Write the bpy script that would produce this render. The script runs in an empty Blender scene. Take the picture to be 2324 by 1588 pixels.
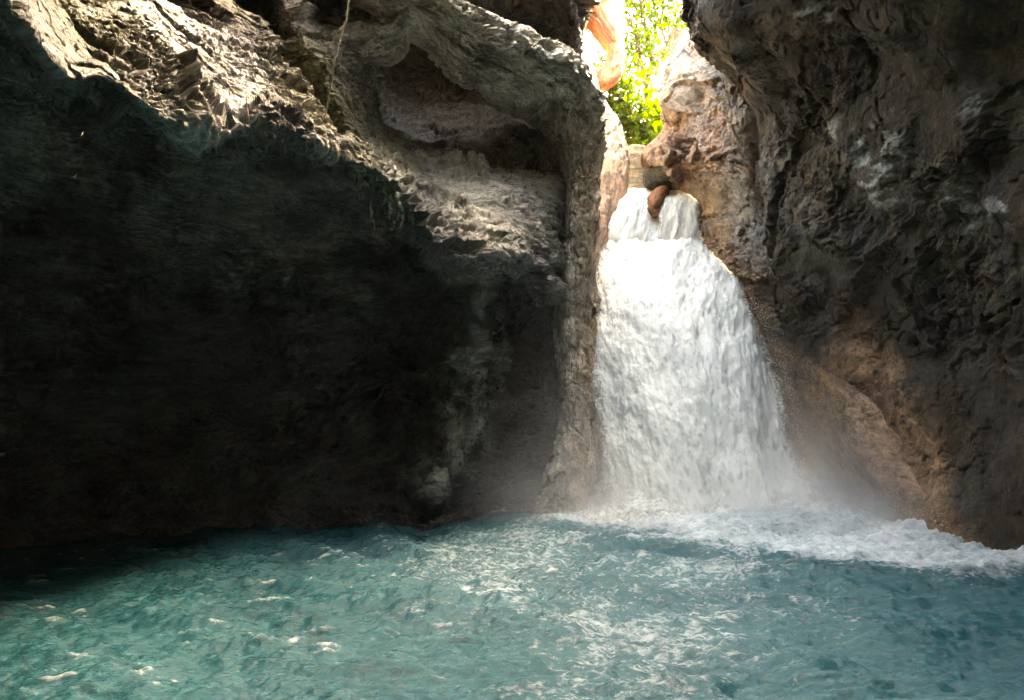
import bpy, math, random
import numpy as np
from concurrent.futures import ThreadPoolExecutor
from mathutils import Vector

# ------------------------------------------------------------------ camera
W_PX, H_PX = 2324.0, 1588.0            # the photograph's traced size
F_PX = 1659.0
CAM_H = 1.5
PITCH = math.radians(5.1)
CP, SP = math.cos(PITCH), math.sin(PITCH)
sc = bpy.context.scene
cam_data = bpy.data.cameras.new('camera')
cam_data.sensor_width = 36.0
cam_data.lens = 36.0 * F_PX / W_PX
cam_data.clip_start = 0.05
cam_data.clip_end = 500.0
cam = bpy.data.objects.new('camera', cam_data)
sc.collection.objects.link(cam)
cam.location = (0, 0, CAM_H)
cam.rotation_euler = (math.radians(90) + PITCH, 0, 0)
sc.camera = cam

# ------------------------------------------------------------------ sky, sun, exposure
SUN_EL, SUN_AZ = math.radians(47), math.radians(62)     # azimuth clockwise from +Y
world = bpy.data.worlds.new('World')
sc.world = world
world.use_nodes = True
wn = world.node_tree
sky = wn.nodes.new('ShaderNodeTexSky')
sky.sky_type = 'NISHITA'
sky.sun_disc = False
sky.sun_elevation = SUN_EL
sky.sun_rotation = SUN_AZ
sky.air_density = 1.0
sky.dust_density = 4.0
sky.ozone_density = 1.0
bg = wn.nodes['Background']
bg.inputs['Strength'].default_value = 0.15
wn.links.new(sky.outputs['Color'], bg.inputs['Color'])
sun_data = bpy.data.lights.new('sun', 'SUN')
sun_data.energy = 2.0
sun_data.angle = math.radians(0.5)
sun_data.color = (1.0, 0.94, 0.84)
sun = bpy.data.objects.new('sun', sun_data)
sc.collection.objects.link(sun)
sun_dir = Vector((math.sin(SUN_AZ) * math.cos(SUN_EL), math.cos(SUN_AZ) * math.cos(SUN_EL), math.sin(SUN_EL)))
sun.rotation_euler = sun_dir.to_track_quat('Z', 'Y').to_euler()
sun.location = (20, 5, 25)
vs = sc.view_settings
vs.view_transform = 'Standard'
vs.look = 'None'
vs.gamma = 1.0
vs.exposure = 6.0
vs.use_curve_mapping = False
vs.use_white_balance = True
vs.white_balance_temperature = 10800
vs.white_balance_tint = 6
sc.render.engine = 'CYCLES'
cy = sc.cycles
cy.use_denoising = True
cy.denoiser = 'OPENIMAGEDENOISE'
cy.max_bounces = 8
cy.diffuse_bounces = 4
cy.glossy_bounces = 3
cy.transparent_max_bounces = 12
cy.volume_bounces = 3
cy.caustics_reflective = False
cy.caustics_refractive = False
cy.volume_step_rate = 2.0
cy.sample_clamp_indirect = 2.0
cy.use_adaptive_sampling = False
cy.light_sampling_threshold = 0.0

rng = np.random.default_rng(7)
random.seed(7)
COL = sc.collection

# ------------------------------------------------------------------ helpers
def ray(px, py):
    dx = (np.asarray(px, float) - W_PX / 2) / F_PX
    dy = (H_PX / 2 - np.asarray(py, float)) / F_PX
    return dx, CP - dy * SP, SP + dy * CP

def P(px, py, Y):
    """point at depth Y (metres in front of the camera) seen in the direction px, py"""
    dx, fy, fz = ray(px, py)
    t = Y / fy
    return np.array([dx * t, Y, CAM_H + fz * t])

def PZ(px, py, Z=0.0):
    """point on the level Z seen in the direction px, py (below the horizon)"""
    dx, fy, fz = ray(px, py)
    t = (Z - CAM_H) / fz
    return np.array([dx * t, fy * t, Z])

def PW(px, Y, Z):
    """point at depth Y and level Z under the column px"""
    py = 943 + F_PX * (CAM_H - Z) / Y
    dx, fy, fz = ray(px, py)
    return np.array([dx * Y / fy, Y, Z])

def project(p):
    x, y, z = p[:, 0], p[:, 1], p[:, 2] - CAM_H
    d = y * CP + z * SP
    u = -y * SP + z * CP
    d = np.where(d < 0.05, 0.05, d)
    return W_PX / 2 + F_PX * x / d, H_PX / 2 - F_PX * u / d

def smooth(a, b, x):
    t = np.clip((x - a) / (b - a), 0, 1)
    return t * t * (3 - 2 * t)

_perm = rng.permutation(256).astype(np.int64)
_perm = np.concatenate([_perm, _perm, _perm])
_g = rng.normal(size=(256, 3))
_g /= np.linalg.norm(_g, axis=1)[:, None]

_GP = _g[_perm[:512]].astype(np.float32)
_P32 = _perm.astype(np.int32)

def _pn_chunk(q):
    q = q.astype(np.float32)
    i = np.floor(q)
    f = q - i
    i = i.astype(np.int32) & 255
    w = f * f * f * (f * (f * 6 - 15) + 10)
    fx, fy, fz = f[:, 0], f[:, 1], f[:, 2]
    wx, wy, wz = w[:, 0], w[:, 1], w[:, 2]
    xs = []
    for a in (0, 1):
        ha = _P32[i[:, 0] + a] + i[:, 1]
        ys = []
        for b in (0, 1):
            hb = _P32[ha + b] + i[:, 2]
            zs = []
            for c in (0, 1):
                g = _GP[hb + c]
                zs.append((fx - a) * g[:, 0] + (fy - b) * g[:, 1] + (fz - c) * g[:, 2])
            ys.append(zs[0] + wz * (zs[1] - zs[0]))
        xs.append(ys[0] + wy * (ys[1] - ys[0]))
    return xs[0] + wx * (xs[1] - xs[0])

_pool = ThreadPoolExecutor(4)

def pn(p):
    """gradient noise, about -0.8..0.8"""
    return np.concatenate(list(_pool.map(_pn_chunk, [p[k:k + 32768] for k in range(0, len(p), 32768)]))) * 1.5

def fbm(p, oct=4, gain=0.5, lac=2.03):
    r, a, s = 0, 1.0, 0
    for k in range(oct):
        r = r + a * pn(p + 17.3 * k)
        s += a
        a *= gain
        p = p * lac
    return r / s * 1.3

def ridged(p, oct=4, gain=0.55, lac=2.1):
    r, a, s = 0, 1.0, 0
    for k in range(oct):
        r = r + a * (1 - np.abs(pn(p + 9.7 * k)) * 2)
        s += a
        a *= gain
        p = p * lac
    return r / s

_RV = rng.random((512, 6)).astype(np.float32)

def _wo_chunk(q):
    q = q.astype(np.float32)
    i = np.floor(q).astype(np.int32)
    f = q - i
    f1 = np.full(len(q), 9.0, np.float32); f2 = f1.copy()
    best = np.zeros(len(q), np.int32)
    off = np.zeros_like(q)
    for a in (-1, 0, 1):
        ha = _P32[(i[:, 0] + a) & 255]
        for b in (-1, 0, 1):
            hb = _P32[ha + ((i[:, 1] + b) & 255)]
            for c in (-1, 0, 1):
                h = _P32[hb + ((i[:, 2] + c) & 255)]
                r = _RV[h]
                d = f - np.array([a, b, c], np.float32) - r[:, :3]
                dd = (d * d).sum(1)
                lt = dd < f1
                f2 = np.where(lt, f1, np.minimum(f2, dd))
                f1 = np.where(lt, dd, f1)
                best = np.where(lt, h, best)
                off[lt] = d[lt]
    r = _RV[best]
    # every cell is a tilted facet of its own height
    tilt = ((r[:, 3:6] - 0.5) * off).sum(1)
    return np.stack([tilt, r[:, 5] - 0.5, np.sqrt(f2) - np.sqrt(f1)], 1)

def facets(p):
    return np.concatenate(list(_pool.map(_wo_chunk, [p[k:k + 32768] for k in range(0, len(p), 32768)])))

def sd_poly(x, y, poly):
    """signed distance to a polygon, positive inside"""
    poly = np.asarray(poly, float)
    d2 = np.full(len(x), 1e18)
    ins = np.zeros(len(x), bool)
    n = len(poly)
    for i in range(n):
        ax, ay = poly[i]
        bx, by = poly[(i + 1) % n]
        ex, ey = bx - ax, by - ay
        t = np.clip(((x - ax) * ex + (y - ay) * ey) / (ex * ex + ey * ey + 1e-9), 0, 1)
        d2 = np.minimum(d2, (x - ax - ex * t) ** 2 + (y - ay - ey * t) ** 2)
        c = ((ay > y) != (by > y)) & (x < (bx - ax) * (y - ay) / (by - ay + 1e-12) + ax)
        ins ^= c
    d = np.sqrt(d2)
    return np.where(ins, d, -d)

def unit(v):
    v = np.asarray(v, float)
    return v / np.linalg.norm(v)

def make_mesh(name, v, faces, mat, parent=None, col=None, flow=None, attrs=None, smooth_shade=True):
    """links one mesh object; faces is an (n,4) or (n,3) index array"""
    me = bpy.data.meshes.new(name)
    faces = np.asarray(faces, np.int32)
    k = faces.shape[1]
    me.vertices.add(len(v))
    me.vertices.foreach_set('co', np.asarray(v, np.float32).ravel())
    me.loops.add(faces.size)
    me.loops.foreach_set('vertex_index', faces.ravel())
    me.polygons.add(len(faces))
    me.polygons.foreach_set('loop_start', np.arange(0, faces.size, k, dtype=np.int32))
    me.polygons.foreach_set('use_smooth', np.full(len(faces), smooth_shade))
    me.update(calc_edges=True)
    if col is not None:
        a = me.attributes.new('rock_colour', 'FLOAT_COLOR', 'POINT')
        a.data.foreach_set('color', np.concatenate([col, np.ones((len(v), 1))], 1).astype(np.float32).ravel())
    if flow is not None:
        a = me.attributes.new('flow', 'FLOAT_VECTOR', 'POINT')
        a.data.foreach_set('vector', np.asarray(flow, np.float32).ravel())
    for n, arr in (attrs or {}).items():
        a = me.attributes.new(n, 'FLOAT', 'POINT')
        a.data.foreach_set('value', np.asarray(arr, np.float32))
    me.materials.append(mat)
    o = bpy.data.objects.new(name, me)
    COL.objects.link(o)
    o.parent = parent
    return o

def tag(o, label, cat=None, group=None, kind=None):
    o['label'] = label
    if cat: o['category'] = cat
    if group: o['group'] = group
    if kind: o['kind'] = kind
    return o

def empty(name, loc):
    o = bpy.data.objects.new(name, None)
    COL.objects.link(o)
    o.location = loc
    return o

def cr_weights(n, seg_counts):
    """Catmull-Rom weight rows for n controls, seg_counts samples in every segment"""
    rows = []
    for s in range(n - 1):
        m = seg_counts[s]
        for j in range(m + (1 if s == n - 2 else 0)):
            t = j / m
            w = np.zeros(n)
            c = [-.5 * t + t * t - .5 * t ** 3, 1 - 2.5 * t * t + 1.5 * t ** 3, .5 * t + 2 * t * t - 1.5 * t ** 3, -.5 * t * t + .5 * t ** 3]
            for k, q in enumerate(c):
                i = s - 1 + k
                if i < 0:
                    w[0] += 2 * q; w[1] -= q
                elif i > n - 1:
                    w[n - 1] += 2 * q; w[n - 2] -= q
                else:
                    w[i] += q
            rows.append(w)
    return np.array(rows)

CAMP = np.array([0, 0, CAM_H])

def seg_counts(C, axis, dens, mx):
    d = np.linalg.norm(np.diff(C, axis=axis), axis=2)
    mid = np.linalg.norm((C if axis else C) - CAMP, axis=2)
    mid = np.minimum(mid.take(range(1, C.shape[axis]), axis), mid.take(range(0, C.shape[axis] - 1), axis))
    ang = (d / np.maximum(mid, 1.5)).max(axis=1 - axis)
    return [int(min(mx, max(4, a * 731 * dens))) for a in ang]

def patch(ctrl, dens=0.8, mx=220):
    """smooth surface through a grid of 3-D control points; returns grid of points, U and V in metres"""
    C = np.array(ctrl, float)
    cu = seg_counts(C, 1, dens, mx)
    cv = seg_counts(C, 0, dens, mx)
    Wu, Wv = cr_weights(C.shape[1], cu), cr_weights(C.shape[0], cv)
    G = np.einsum('ij,jkd->ikd', Wv, C)
    G = np.einsum('ikd,lk->ild', G, Wu)
    du = np.linalg.norm(np.diff(G, axis=1), axis=2).mean(0)
    dv = np.linalg.norm(np.diff(G, axis=0), axis=2).mean(1)
    U = np.concatenate([[0], np.cumsum(du)])
    V = np.concatenate([[0], np.cumsum(dv)])
    UU, VV = np.meshgrid(U, V)
    return G, UU, VV

def grid_normals(G):
    n = np.cross(np.gradient(G, axis=1), np.gradient(G, axis=0))
    n /= np.linalg.norm(n, axis=2)[..., None] + 1e-12
    return n

def grid_faces(nr, nc, wrap=False):
    i = np.arange(nr - 1)[:, None] * nc
    if wrap:
        j = np.arange(nc)[None, :]
        j2 = (j + 1) % nc
    else:
        j = np.arange(nc - 1)[None, :]
        j2 = j + 1
    a = i + j; b = i + j2; c = i + nc + j2; d = i + nc + j
    return np.stack([a, b, c, d], -1).reshape(-1, 4)

def frame_coords(p, a, c):
    """coordinates of p along the bedding direction a, across it, and along the bedding normal c"""
    a = unit(a); c = np.asarray(c, float); c = unit(c - a * (c @ a)); b = np.cross(a, c)
    return np.stack([p @ a, p @ b, p @ c], 1)

def rock_relief(p, a, c, seed=0, big=0.16, strat=0.10, fine=0.035, facet=0.16, stretch=(0.9, 3.2, 4.6), q=None):
    """height of the broken rock above its smooth form, and coordinates that follow the bedding"""
    if q is None:
        q = frame_coords(p, a, c)
    st = np.array(stretch)
    warp = np.stack([fbm(p * 0.6 + seed, 3), fbm(p * 0.6 + seed + 40, 3), fbm(p * 0.6 + seed + 80, 3)], 1)
    rough = fbm(p * 0.8 + seed + 5, 3)
    r = big * fbm(p * 0.5 + seed, 3)
    qs = q * st + warp * 0.6 + seed
    amp = 0.2 + 1.3 * smooth(-0.25, 0.4, rough)
    # long ribs and clefts along the bedding
    r = r + strat * amp * (ridged(qs * np.array([0.45, 0.8, 0.8]), 5, 0.62) - 0.45)
    # broken blocks with sharp joints
    w2 = np.stack([fbm(p * 2.3 + seed, 3), fbm(p * 2.3 + seed + 20, 3), fbm(p * 2.3 + seed + 60, 3)], 1)
    fa = facets(qs * np.array([0.4, 0.38, 0.5]) + w2 * 0.4)
    joint = smooth(0.07, 0.0, fa[:, 2]) * smooth(-0.2, 0.2, w2[:, 0])
    r = r + facet * amp * (1.4 * fa[:, 0] + 0.7 * fa[:, 1] - 0.4 * joint)
    fb = facets(qs * np.array([1.0, 1.3, 1.7]) + w2 * 0.9 + 7)
    r = r + facet * 0.40 * (0.3 + 0.7 * smooth(-0.2, 0.3, fbm(p * 1.4 + seed + 33, 2))) * (1.3 * fb[:, 0] + 0.6 * fb[:, 1] - 0.3 * smooth(0.08, 0.0, fb[:, 2]))
    cr = np.maximum(0, ridged(p * np.array([2.6, 2.6, 3.4]) + w2 * 0.5 + seed, 5, 0.62) - 0.5)
    r = r - 0.55 * facet * amp * cr
    # grain
    r = r + fine * (0.4 + 0.6 * amp) * fbm(qs * np.array([1.6, 2.6, 2.6]) + 3, 4, 0.68)
    r = r + fine * 0.45 * (0.4 + 0.6 * amp) * fbm(p * 16 + seed, 3, 0.6)
    flow = q * st + warp * 0.6
    return r, flow

# ------------------------------------------------------------------ materials
def new_mat(name):
    m = bpy.data.materials.new(name)
    m.use_nodes = True
    nt = m.node_tree
    nt.nodes.clear()
    out = nt.nodes.new('ShaderNodeOutputMaterial')
    bs = nt.nodes.new('ShaderNodeBsdfPrincipled')
    nt.links.new(bs.outputs[0], out.inputs[0])
    return m, nt, bs, out

def N(nt, typ, **kw):
    n = nt.nodes.new(typ)
    for k, v in kw.items():
        if k in n.inputs.keys() if hasattr(n.inputs, 'keys') else False:
            n.inputs[k].default_value = v
        else:
            setattr(n, k, v)
    return n

def noise_node(nt, vec, scale, detail=5, rough=0.6, distortion=0.0):
    n = nt.nodes.new('ShaderNodeTexNoise')
    n.inputs['Scale'].default_value = scale
    n.inputs['Detail'].default_value = detail
    n.inputs['Roughness'].default_value = rough
    n.inputs['Distortion'].default_value = distortion
    nt.links.new(vec, n.inputs['Vector'])
    return n.outputs['Fac']

def math_node(nt, op, a, b=None, c=None, clamp=False):
    n = nt.nodes.new('ShaderNodeMath')
    n.operation = op
    n.use_clamp = clamp
    for i, x in enumerate((a, b, c)):
        if x is None: continue
        if isinstance(x, (int, float)): n.inputs[i].default_value = x
        else: nt.links.new(x, n.inputs[i])
    return n.outputs[0]

def ramp(nt, fac, lo, hi, a=0.0, b=1.0, smoothstep=True):
    n = nt.nodes.new('ShaderNodeMapRange')
    n.interpolation_type = 'SMOOTHSTEP' if smoothstep else 'LINEAR'
    n.inputs['From Min'].default_value = lo
    n.inputs['From Max'].default_value = hi
    n.inputs['To Min'].default_value = a
    n.inputs['To Max'].default_value = b
    nt.links.new(fac, n.inputs['Value'])
    return n.outputs[0]

def mixcol(nt, fac, a, b, mode='MIX'):
    n = nt.nodes.new('ShaderNodeMix')
    n.data_type = 'RGBA'
    n.blend_type = mode
    if isinstance(fac, (int, float)): n.inputs[0].default_value = fac
    else: nt.links.new(fac, n.inputs[0])
    for s, x in ((6, a), (7, b)):
        if isinstance(x, tuple): n.inputs[s].default_value = (*x, 1)
        else: nt.links.new(x, n.inputs[s])
    return n.outputs[2]

def attr(nt, name, out='Fac'):
    n = nt.nodes.new('ShaderNodeAttribute')
    n.attribute_name = name
    return n.outputs[out]

def rock_material(name, rough=(0.32, 0.7), bump=0.5, spec=0.5, var=0.6, crust_amt=0.5, coat=0.9, fleck_amt=0.85):
    m, nt, bs, out = new_mat(name)
    flow = attr(nt, 'flow', 'Vector')
    col = attr(nt, 'rock_colour', 'Color')
    tc = nt.nodes.new('ShaderNodeTexCoord').outputs['Object']
    n1 = noise_node(nt, flow, 2.2, 8, 0.68, 0.6)
    n2 = noise_node(nt, tc, 1.6, 6, 0.6)
    n3 = noise_node(nt, tc, 22, 5, 0.7)
    n4 = noise_node(nt, flow, 9, 6, 0.7, 0.8)
    v = ramp(nt, n1, 0.28, 0.74, 1 - var, 1 + var)
    v2 = ramp(nt, n2, 0.3, 0.7, 0.72, 1.3)
    v3 = ramp(nt, n3, 0.25, 0.75, 0.7, 1.3)
    vv = math_node(nt, 'MULTIPLY', math_node(nt, 'MULTIPLY', v, v2), v3)
    mul = nt.nodes.new('ShaderNodeVectorMath'); mul.operation = 'SCALE'
    nt.links.new(col, mul.inputs[0]); nt.links.new(vv, mul.inputs['Scale'])
    # pale mineral crust in thin seams
    crust = ramp(nt, n4, 0.6, 0.72, 0, crust_amt)
    c2 = mixcol(nt, crust, mul.outputs[0], mixcol(nt, 0.6, col, (0.36, 0.34, 0.30)))
    # dark lichen flecks and dirt in the joints
    n5 = noise_node(nt, flow, 8.5, 5, 0.72, 0.5)
    n6 = noise_node(nt, tc, 0.9, 3, 0.5)
    thr = ramp(nt, n6, 0.35, 0.65, 0.07, -0.03)
    fleck = ramp(nt, math_node(nt, 'SUBTRACT', n5, thr), 0.50, 0.60, 0, fleck_amt)
    vo = nt.nodes.new('ShaderNodeTexVoronoi'); vo.feature = 'DISTANCE_TO_EDGE'; vo.inputs['Scale'].default_value = 3.4
    wv = nt.nodes.new('ShaderNodeVectorMath'); wv.operation = 'ADD'
    ns = nt.nodes.new('ShaderNodeTexNoise'); ns.inputs['Scale'].default_value = 4.0; ns.inputs['Detail'].default_value = 5
    nt.links.new(flow, ns.inputs['Vector'])
    nt.links.new(flow, wv.inputs[0]); nt.links.new(ns.outputs['Color'], wv.inputs[1]); nt.links.new(wv.outputs[0], vo.inputs['Vector'])
    joint = ramp(nt, vo.outputs['Distance'], 0.005, 0.05, 0.7 * fleck_amt, 0.0)
    dark = math_node(nt, 'MAXIMUM', fleck, joint)
    sc_ = nt.nodes.new('ShaderNodeVectorMath'); sc_.operation = 'SCALE'; sc_.inputs['Scale'].default_value = 0.2
    nt.links.new(col, sc_.inputs[0])
    c2 = mixcol(nt, dark, c2, sc_.outputs[0])
    nt.links.new(c2, bs.inputs['Base Color'])
    r = ramp(nt, noise_node(nt, tc, 2.7, 5, 0.65), 0.35, 0.65, rough[0], rough[1])
    nt.links.new(r, bs.inputs['Roughness'])
    bs.inputs['Specular IOR Level'].default_value = spec
    bs.inputs['Coat Weight'].default_value = 1.0
    nt.links.new(ramp(nt, noise_node(nt, tc, 0.9, 5, 0.65), 0.5, 0.64, 0.0, coat), bs.inputs['Coat Weight'])
    bs.inputs['Coat Roughness'].default_value = 0.16
    h = math_node(nt, 'ADD', math_node(nt, 'MULTIPLY', n1, 1.2), math_node(nt, 'ADD', math_node(nt, 'MULTIPLY', n4, 0.6), math_node(nt, 'MULTIPLY', n3, 0.25)))
    h = math_node(nt, 'SUBTRACT', h, math_node(nt, 'MULTIPLY', dark, 0.5))
    b = nt.nodes.new('ShaderNodeBump')
    nt.links.new(b.outputs[0], bs.inputs['Coat Normal'])
    b.inputs['Strength'].default_value = bump
    b.inputs['Distance'].default_value = 0.08
    nt.links.new(h, b.inputs['Height'])
    nt.links.new(b.outputs[0], bs.inputs['Normal'])
    return m

M_ROCK = rock_material('weathered_limestone', rough=(0.26, 0.62))
M_WET = rock_material('wet_dark_limestone', rough=(0.3, 0.65), bump=0.55, spec=0.25, var=0.7, crust_amt=0.15, coat=0.7)
M_RUST = rock_material('rust_brown_stone', rough=(0.35, 0.6), bump=0.25, spec=0.4, coat=0.0, crust_amt=0.0, fleck_amt=0.3)
M_PINK = rock_material('ochre_limestone', rough=(0.45, 0.8), bump=0.4, coat=0.0, fleck_amt=0.6)

# ------------------------------------------------------------------ rock sheets
GREY = np.array([0.115, 0.103, 0.098])  # base tone lowered so the undercut stays dark
MOSS = np.array([0.20, 0.20, 0.085])
PALE_SHEEN = np.array([0.42, 0.41, 0.44])
BROWN = np.array([0.20, 0.125, 0.075])
TAN = np.array([0.34, 0.25, 0.15])
PINKC = np.array([0.50, 0.27, 0.17])
DARK = np.array([0.044, 0.029, 0.017])

def paint(col, mask, c):
    m = np.clip(mask, 0, 1)[:, None]
    return col * (1 - m) + c * m

def rock_sheet(name, ctrl, mat, a, c, base, dens=0.8, mx=220, seed=0, sculpt=None, colour=None, face=None, gain=None, **kw):
    G, U, V = patch(ctrl, dens, mx)
    nr, nc = G.shape[:2]
    p = G.reshape(-1, 3).copy()
    if sculpt is not None:
        p = sculpt(p)
        G = p.reshape(nr, nc, 3)
    n = grid_normals(G).reshape(-1, 3)
    ref = (np.array(face) if face is not None else CAMP) - p
    if (n * ref).sum(1).mean() < 0:
        n = -n
    r, flow = rock_relief(p, a, c, seed, **kw)
    col = np.tile(base, (len(p), 1))
    if colour is not None:
        col = colour(p, col)
    if gain is not None:
        r = r * gain(p)
    p2 = p + n * r[:, None]
    return make_mesh(name, p2, grid_faces(nr, nc), mat, col=col, flow=flow)

def sweep(name, centre, mat, a, c, base, nseg=160, seed=0, dens=0.8, power=2.4, colour=None, parent=None, along=True, gain=None, **kw):
    """a closed rock body swept along centre points (point, half width across, half depth)"""
    C = np.array([np.concatenate([q[0], q[1:]]) for q in centre], float)
    d = np.linalg.norm(np.diff(C[:, :3], axis=0), axis=1)
    dist = np.maximum(np.linalg.norm(C[:, :3] - CAMP, axis=1).min(), 1.5)
    cnt = [int(max(4, q / dist * 731 * dens)) for q in d]
    S = cr_weights(len(C), cnt) @ C
    T = np.gradient(S[:, :3], axis=0)
    T /= np.linalg.norm(T, axis=1)[:, None]
    Yh = np.array([0, 1.0, 0])
    side = np.cross(T, Yh); side /= np.linalg.norm(side, axis=1)[:, None]
    dep = np.cross(side, T)
    ph = np.linspace(0, 2 * np.pi, nseg, endpoint=False)
    cx = np.sign(np.cos(ph)) * np.abs(np.cos(ph)) ** (2 / power)
    sx = np.sign(np.sin(ph)) * np.abs(np.sin(ph)) ** (2 / power)
    wv = np.maximum(S[:, 3], 0.01); dv = np.maximum(S[:, 4], 0.01)
    G = S[:, None, :3] + side[:, None] * (wv[:, None] * cx)[..., None] + dep[:, None] * (dv[:, None] * sx)[..., None]
    p = G.reshape(-1, 3)
    n = p - np.repeat(S[:, :3], nseg, 0)
    n /= np.linalg.norm(n, axis=1)[:, None] + 1e-9
    arc = np.concatenate([[0], np.cumsum(np.linalg.norm(np.diff(S[:, :3], axis=0), axis=1))])
    q = np.stack([np.repeat(arc, nseg), (wv[:, None] * cx).ravel(), (dv[:, None] * sx).ravel()], 1) if along else None
    r, flow = rock_relief(p, a, c, seed, q=q, **kw)
    if gain is not None: r = r * gain(p)
    col = np.tile(base, (len(p), 1))
    if colour is not None: col = colour(p, col)
    return make_mesh(name, p + n * r[:, None], grid_faces(len(S), nseg, True), mat, parent, col=col, flow=flow)

def blob(name, centre, radii, mat, base, a=(1, 0, 0), c=(0, 0, 1), seed=0, res=80, rot=0.0, power=1.0, colour=None, parent=None, **kw):
    th = np.linspace(0.0, np.pi, res)
    ph = np.linspace(0, 2 * np.pi, res * 2, endpoint=False)
    TH, PH = np.meshgrid(th, ph, indexing='ij')
    d = np.stack([np.sin(TH) * np.cos(PH), np.sin(TH) * np.sin(PH), np.cos(TH)], -1).reshape(-1, 3)
    q = np.sign(d) * np.abs(d) ** power * np.array(radii)
    cr, sr = math.cos(rot), math.sin(rot)          # tilt in the plane facing the camera
    q = np.stack([q[:, 0] * cr - q[:, 2] * sr, q[:, 1], q[:, 0] * sr + q[:, 2] * cr], 1)
    p = q + np.array(centre)
    n = q / np.array(radii) ** 2 * np.mean(radii); n /= np.linalg.norm(n, axis=1)[:, None]
    r, flow = rock_relief(p, a, c, seed, **kw)
    col = np.tile(base, (len(p), 1))
    if colour is not None: col = colour(p, col)
    return make_mesh(name, p + n * r[:, None], grid_faces(res, res * 2, True), mat, parent, col=col, flow=flow)

X = lambda *a: np.array(a, float)

# --- the overhanging wall with its undercut
c0 = [X(1.6, -2.5, 12), X(-0.8, -2.5, 8), X(-1.5, -2.5, 6.4), X(-1.8, -2.5, 5.6), X(-1.9, -2.5, 5.0), X(-2.6, -2.5, 5.2), X(-5.5, -2, 5), X(-7.2, -1.5, 2.4), X(-7.2, -1.5, 0), X(-7, -1.5, -1)]  # unseen near columns and top row shaped to shade the pool
c1 = [X(1.9, 1.6, 11.3), X(-0.8, 1.4, 7.5), X(-1.8, 1.0, 6.0), X(-2.05, 0.8, 5.2), X(-2.2, 0.7, 4.7), X(-2.8, 1.5, 5.0), X(-5.8, 3.2, 5), X(-7.4, 4.5, 2.4), X(-7.3, 4.8, 0), X(-7, 4.6, -1)]
cols = [c0]
def lcol(r0, r1, r2, r3, r4, r5, r6, r7, wl):
    px, Y = wl
    return [r0 if isinstance(r0, np.ndarray) else P(*r0), P(*r1), P(*r2), P(*r3), P(*r4), P(*r5), P(*r6), P(*r7), PW(px, Y, 0.0), PW(px, Y - 0.6, -1.0)]
cols.append(c1)
cols.append(lcol(X(1.5, 4.4, 11.3), (140, -250, 5.6), (100, -110, 4.3), (70, -10, 3.9), (40, 58, 3.6), (30, 40, 4.8), (-60, 150, 7.6), (-60, 900, 8.6), (-60, 8.0)))
cols.append(lcol(X(-0.7, 6.0, 11.3), (370, -130, 6.7), (330, 10, 5.7), (285, 110, 5.0), (250, 190, 4.5), (236, 172, 6.0), (150, 260, 8.6), (150, 900, 9.6), (150, 8.8)))
cols.append(lcol(X(-1.8, 7.8, 11.2), (570, -40, 7.9), (530, 90, 7.0), (480, 200, 6.2), (450, 302, 5.6), (440, 284, 7.1), (370, 380, 9.6), (380, 900, 10.3), (380, 9.4)))
cols.append(lcol((740, -300, 9.2), (720, 10, 8.5), (690, 120, 7.7), (665, 220, 7.1), (640, 312, 6.5), (628, 298, 8.2), (580, 420, 10.6), (590, 900, 10.8), (600, 9.8)))
cols.append(lcol((850, -260, 9.4), (815, 60, 9.0), (800, 190, 8.6), (790, 290, 8.2), (775, 362, 7.6), (768, 350, 9.4), (760, 480, 11.2), (770, 900, 11.2), (780, 10.0)))
cols.append(lcol((930, -240, 9.6), (905, 40, 12.2), (880, 238, 11.2), (885, 325, 9.6), (885, 415, 8.3), (882, 412, 10.0), (880, 560, 11.8), (890, 900, 11.6), (890, 10.0)))
cols.append(lcol((1080, -200, 9.8), (1030, 60, 13.4), (1010, 305, 11.6), (1015, 440, 9.4), (1020, 575, 8.5), (1026, 575, 10.2), (1040, 700, 11.9), (1020, 950, 11.3), (1010, 10.2)))
cols.append(lcol((1200, -180, 10.2), (1160, 80, 13.8), (1140, 320, 12.0), (1145, 455, 9.9), (1150, 590, 9.0), (1153, 600, 10.7), (1150, 720, 12.5), (1140, 960, 12.2), (1120, 11.0)))
cols.append(lcol((1300, -140, 10.6), (1285, 110, 12.8), (1280, 320, 12.0), (1255, 470, 11.0), (1240, 640, 10.3), (1240, 700, 11.2), (1240, 800, 12.4), (1230, 980, 12.2), (1210, 11.3)))
cols.append(lcol((1330, -100, 10.6), (1315, 170, 10.9), (1325, 330, 11.3), (1330, 490, 12.6), (1330, 680, 12.5), (1330, 750, 12.7), (1330, 860, 12.8), (1330, 1000, 12.7), (1330, 12.4)))
ctrl_left = [[c[r] for c in cols] for r in range(10)]

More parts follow.
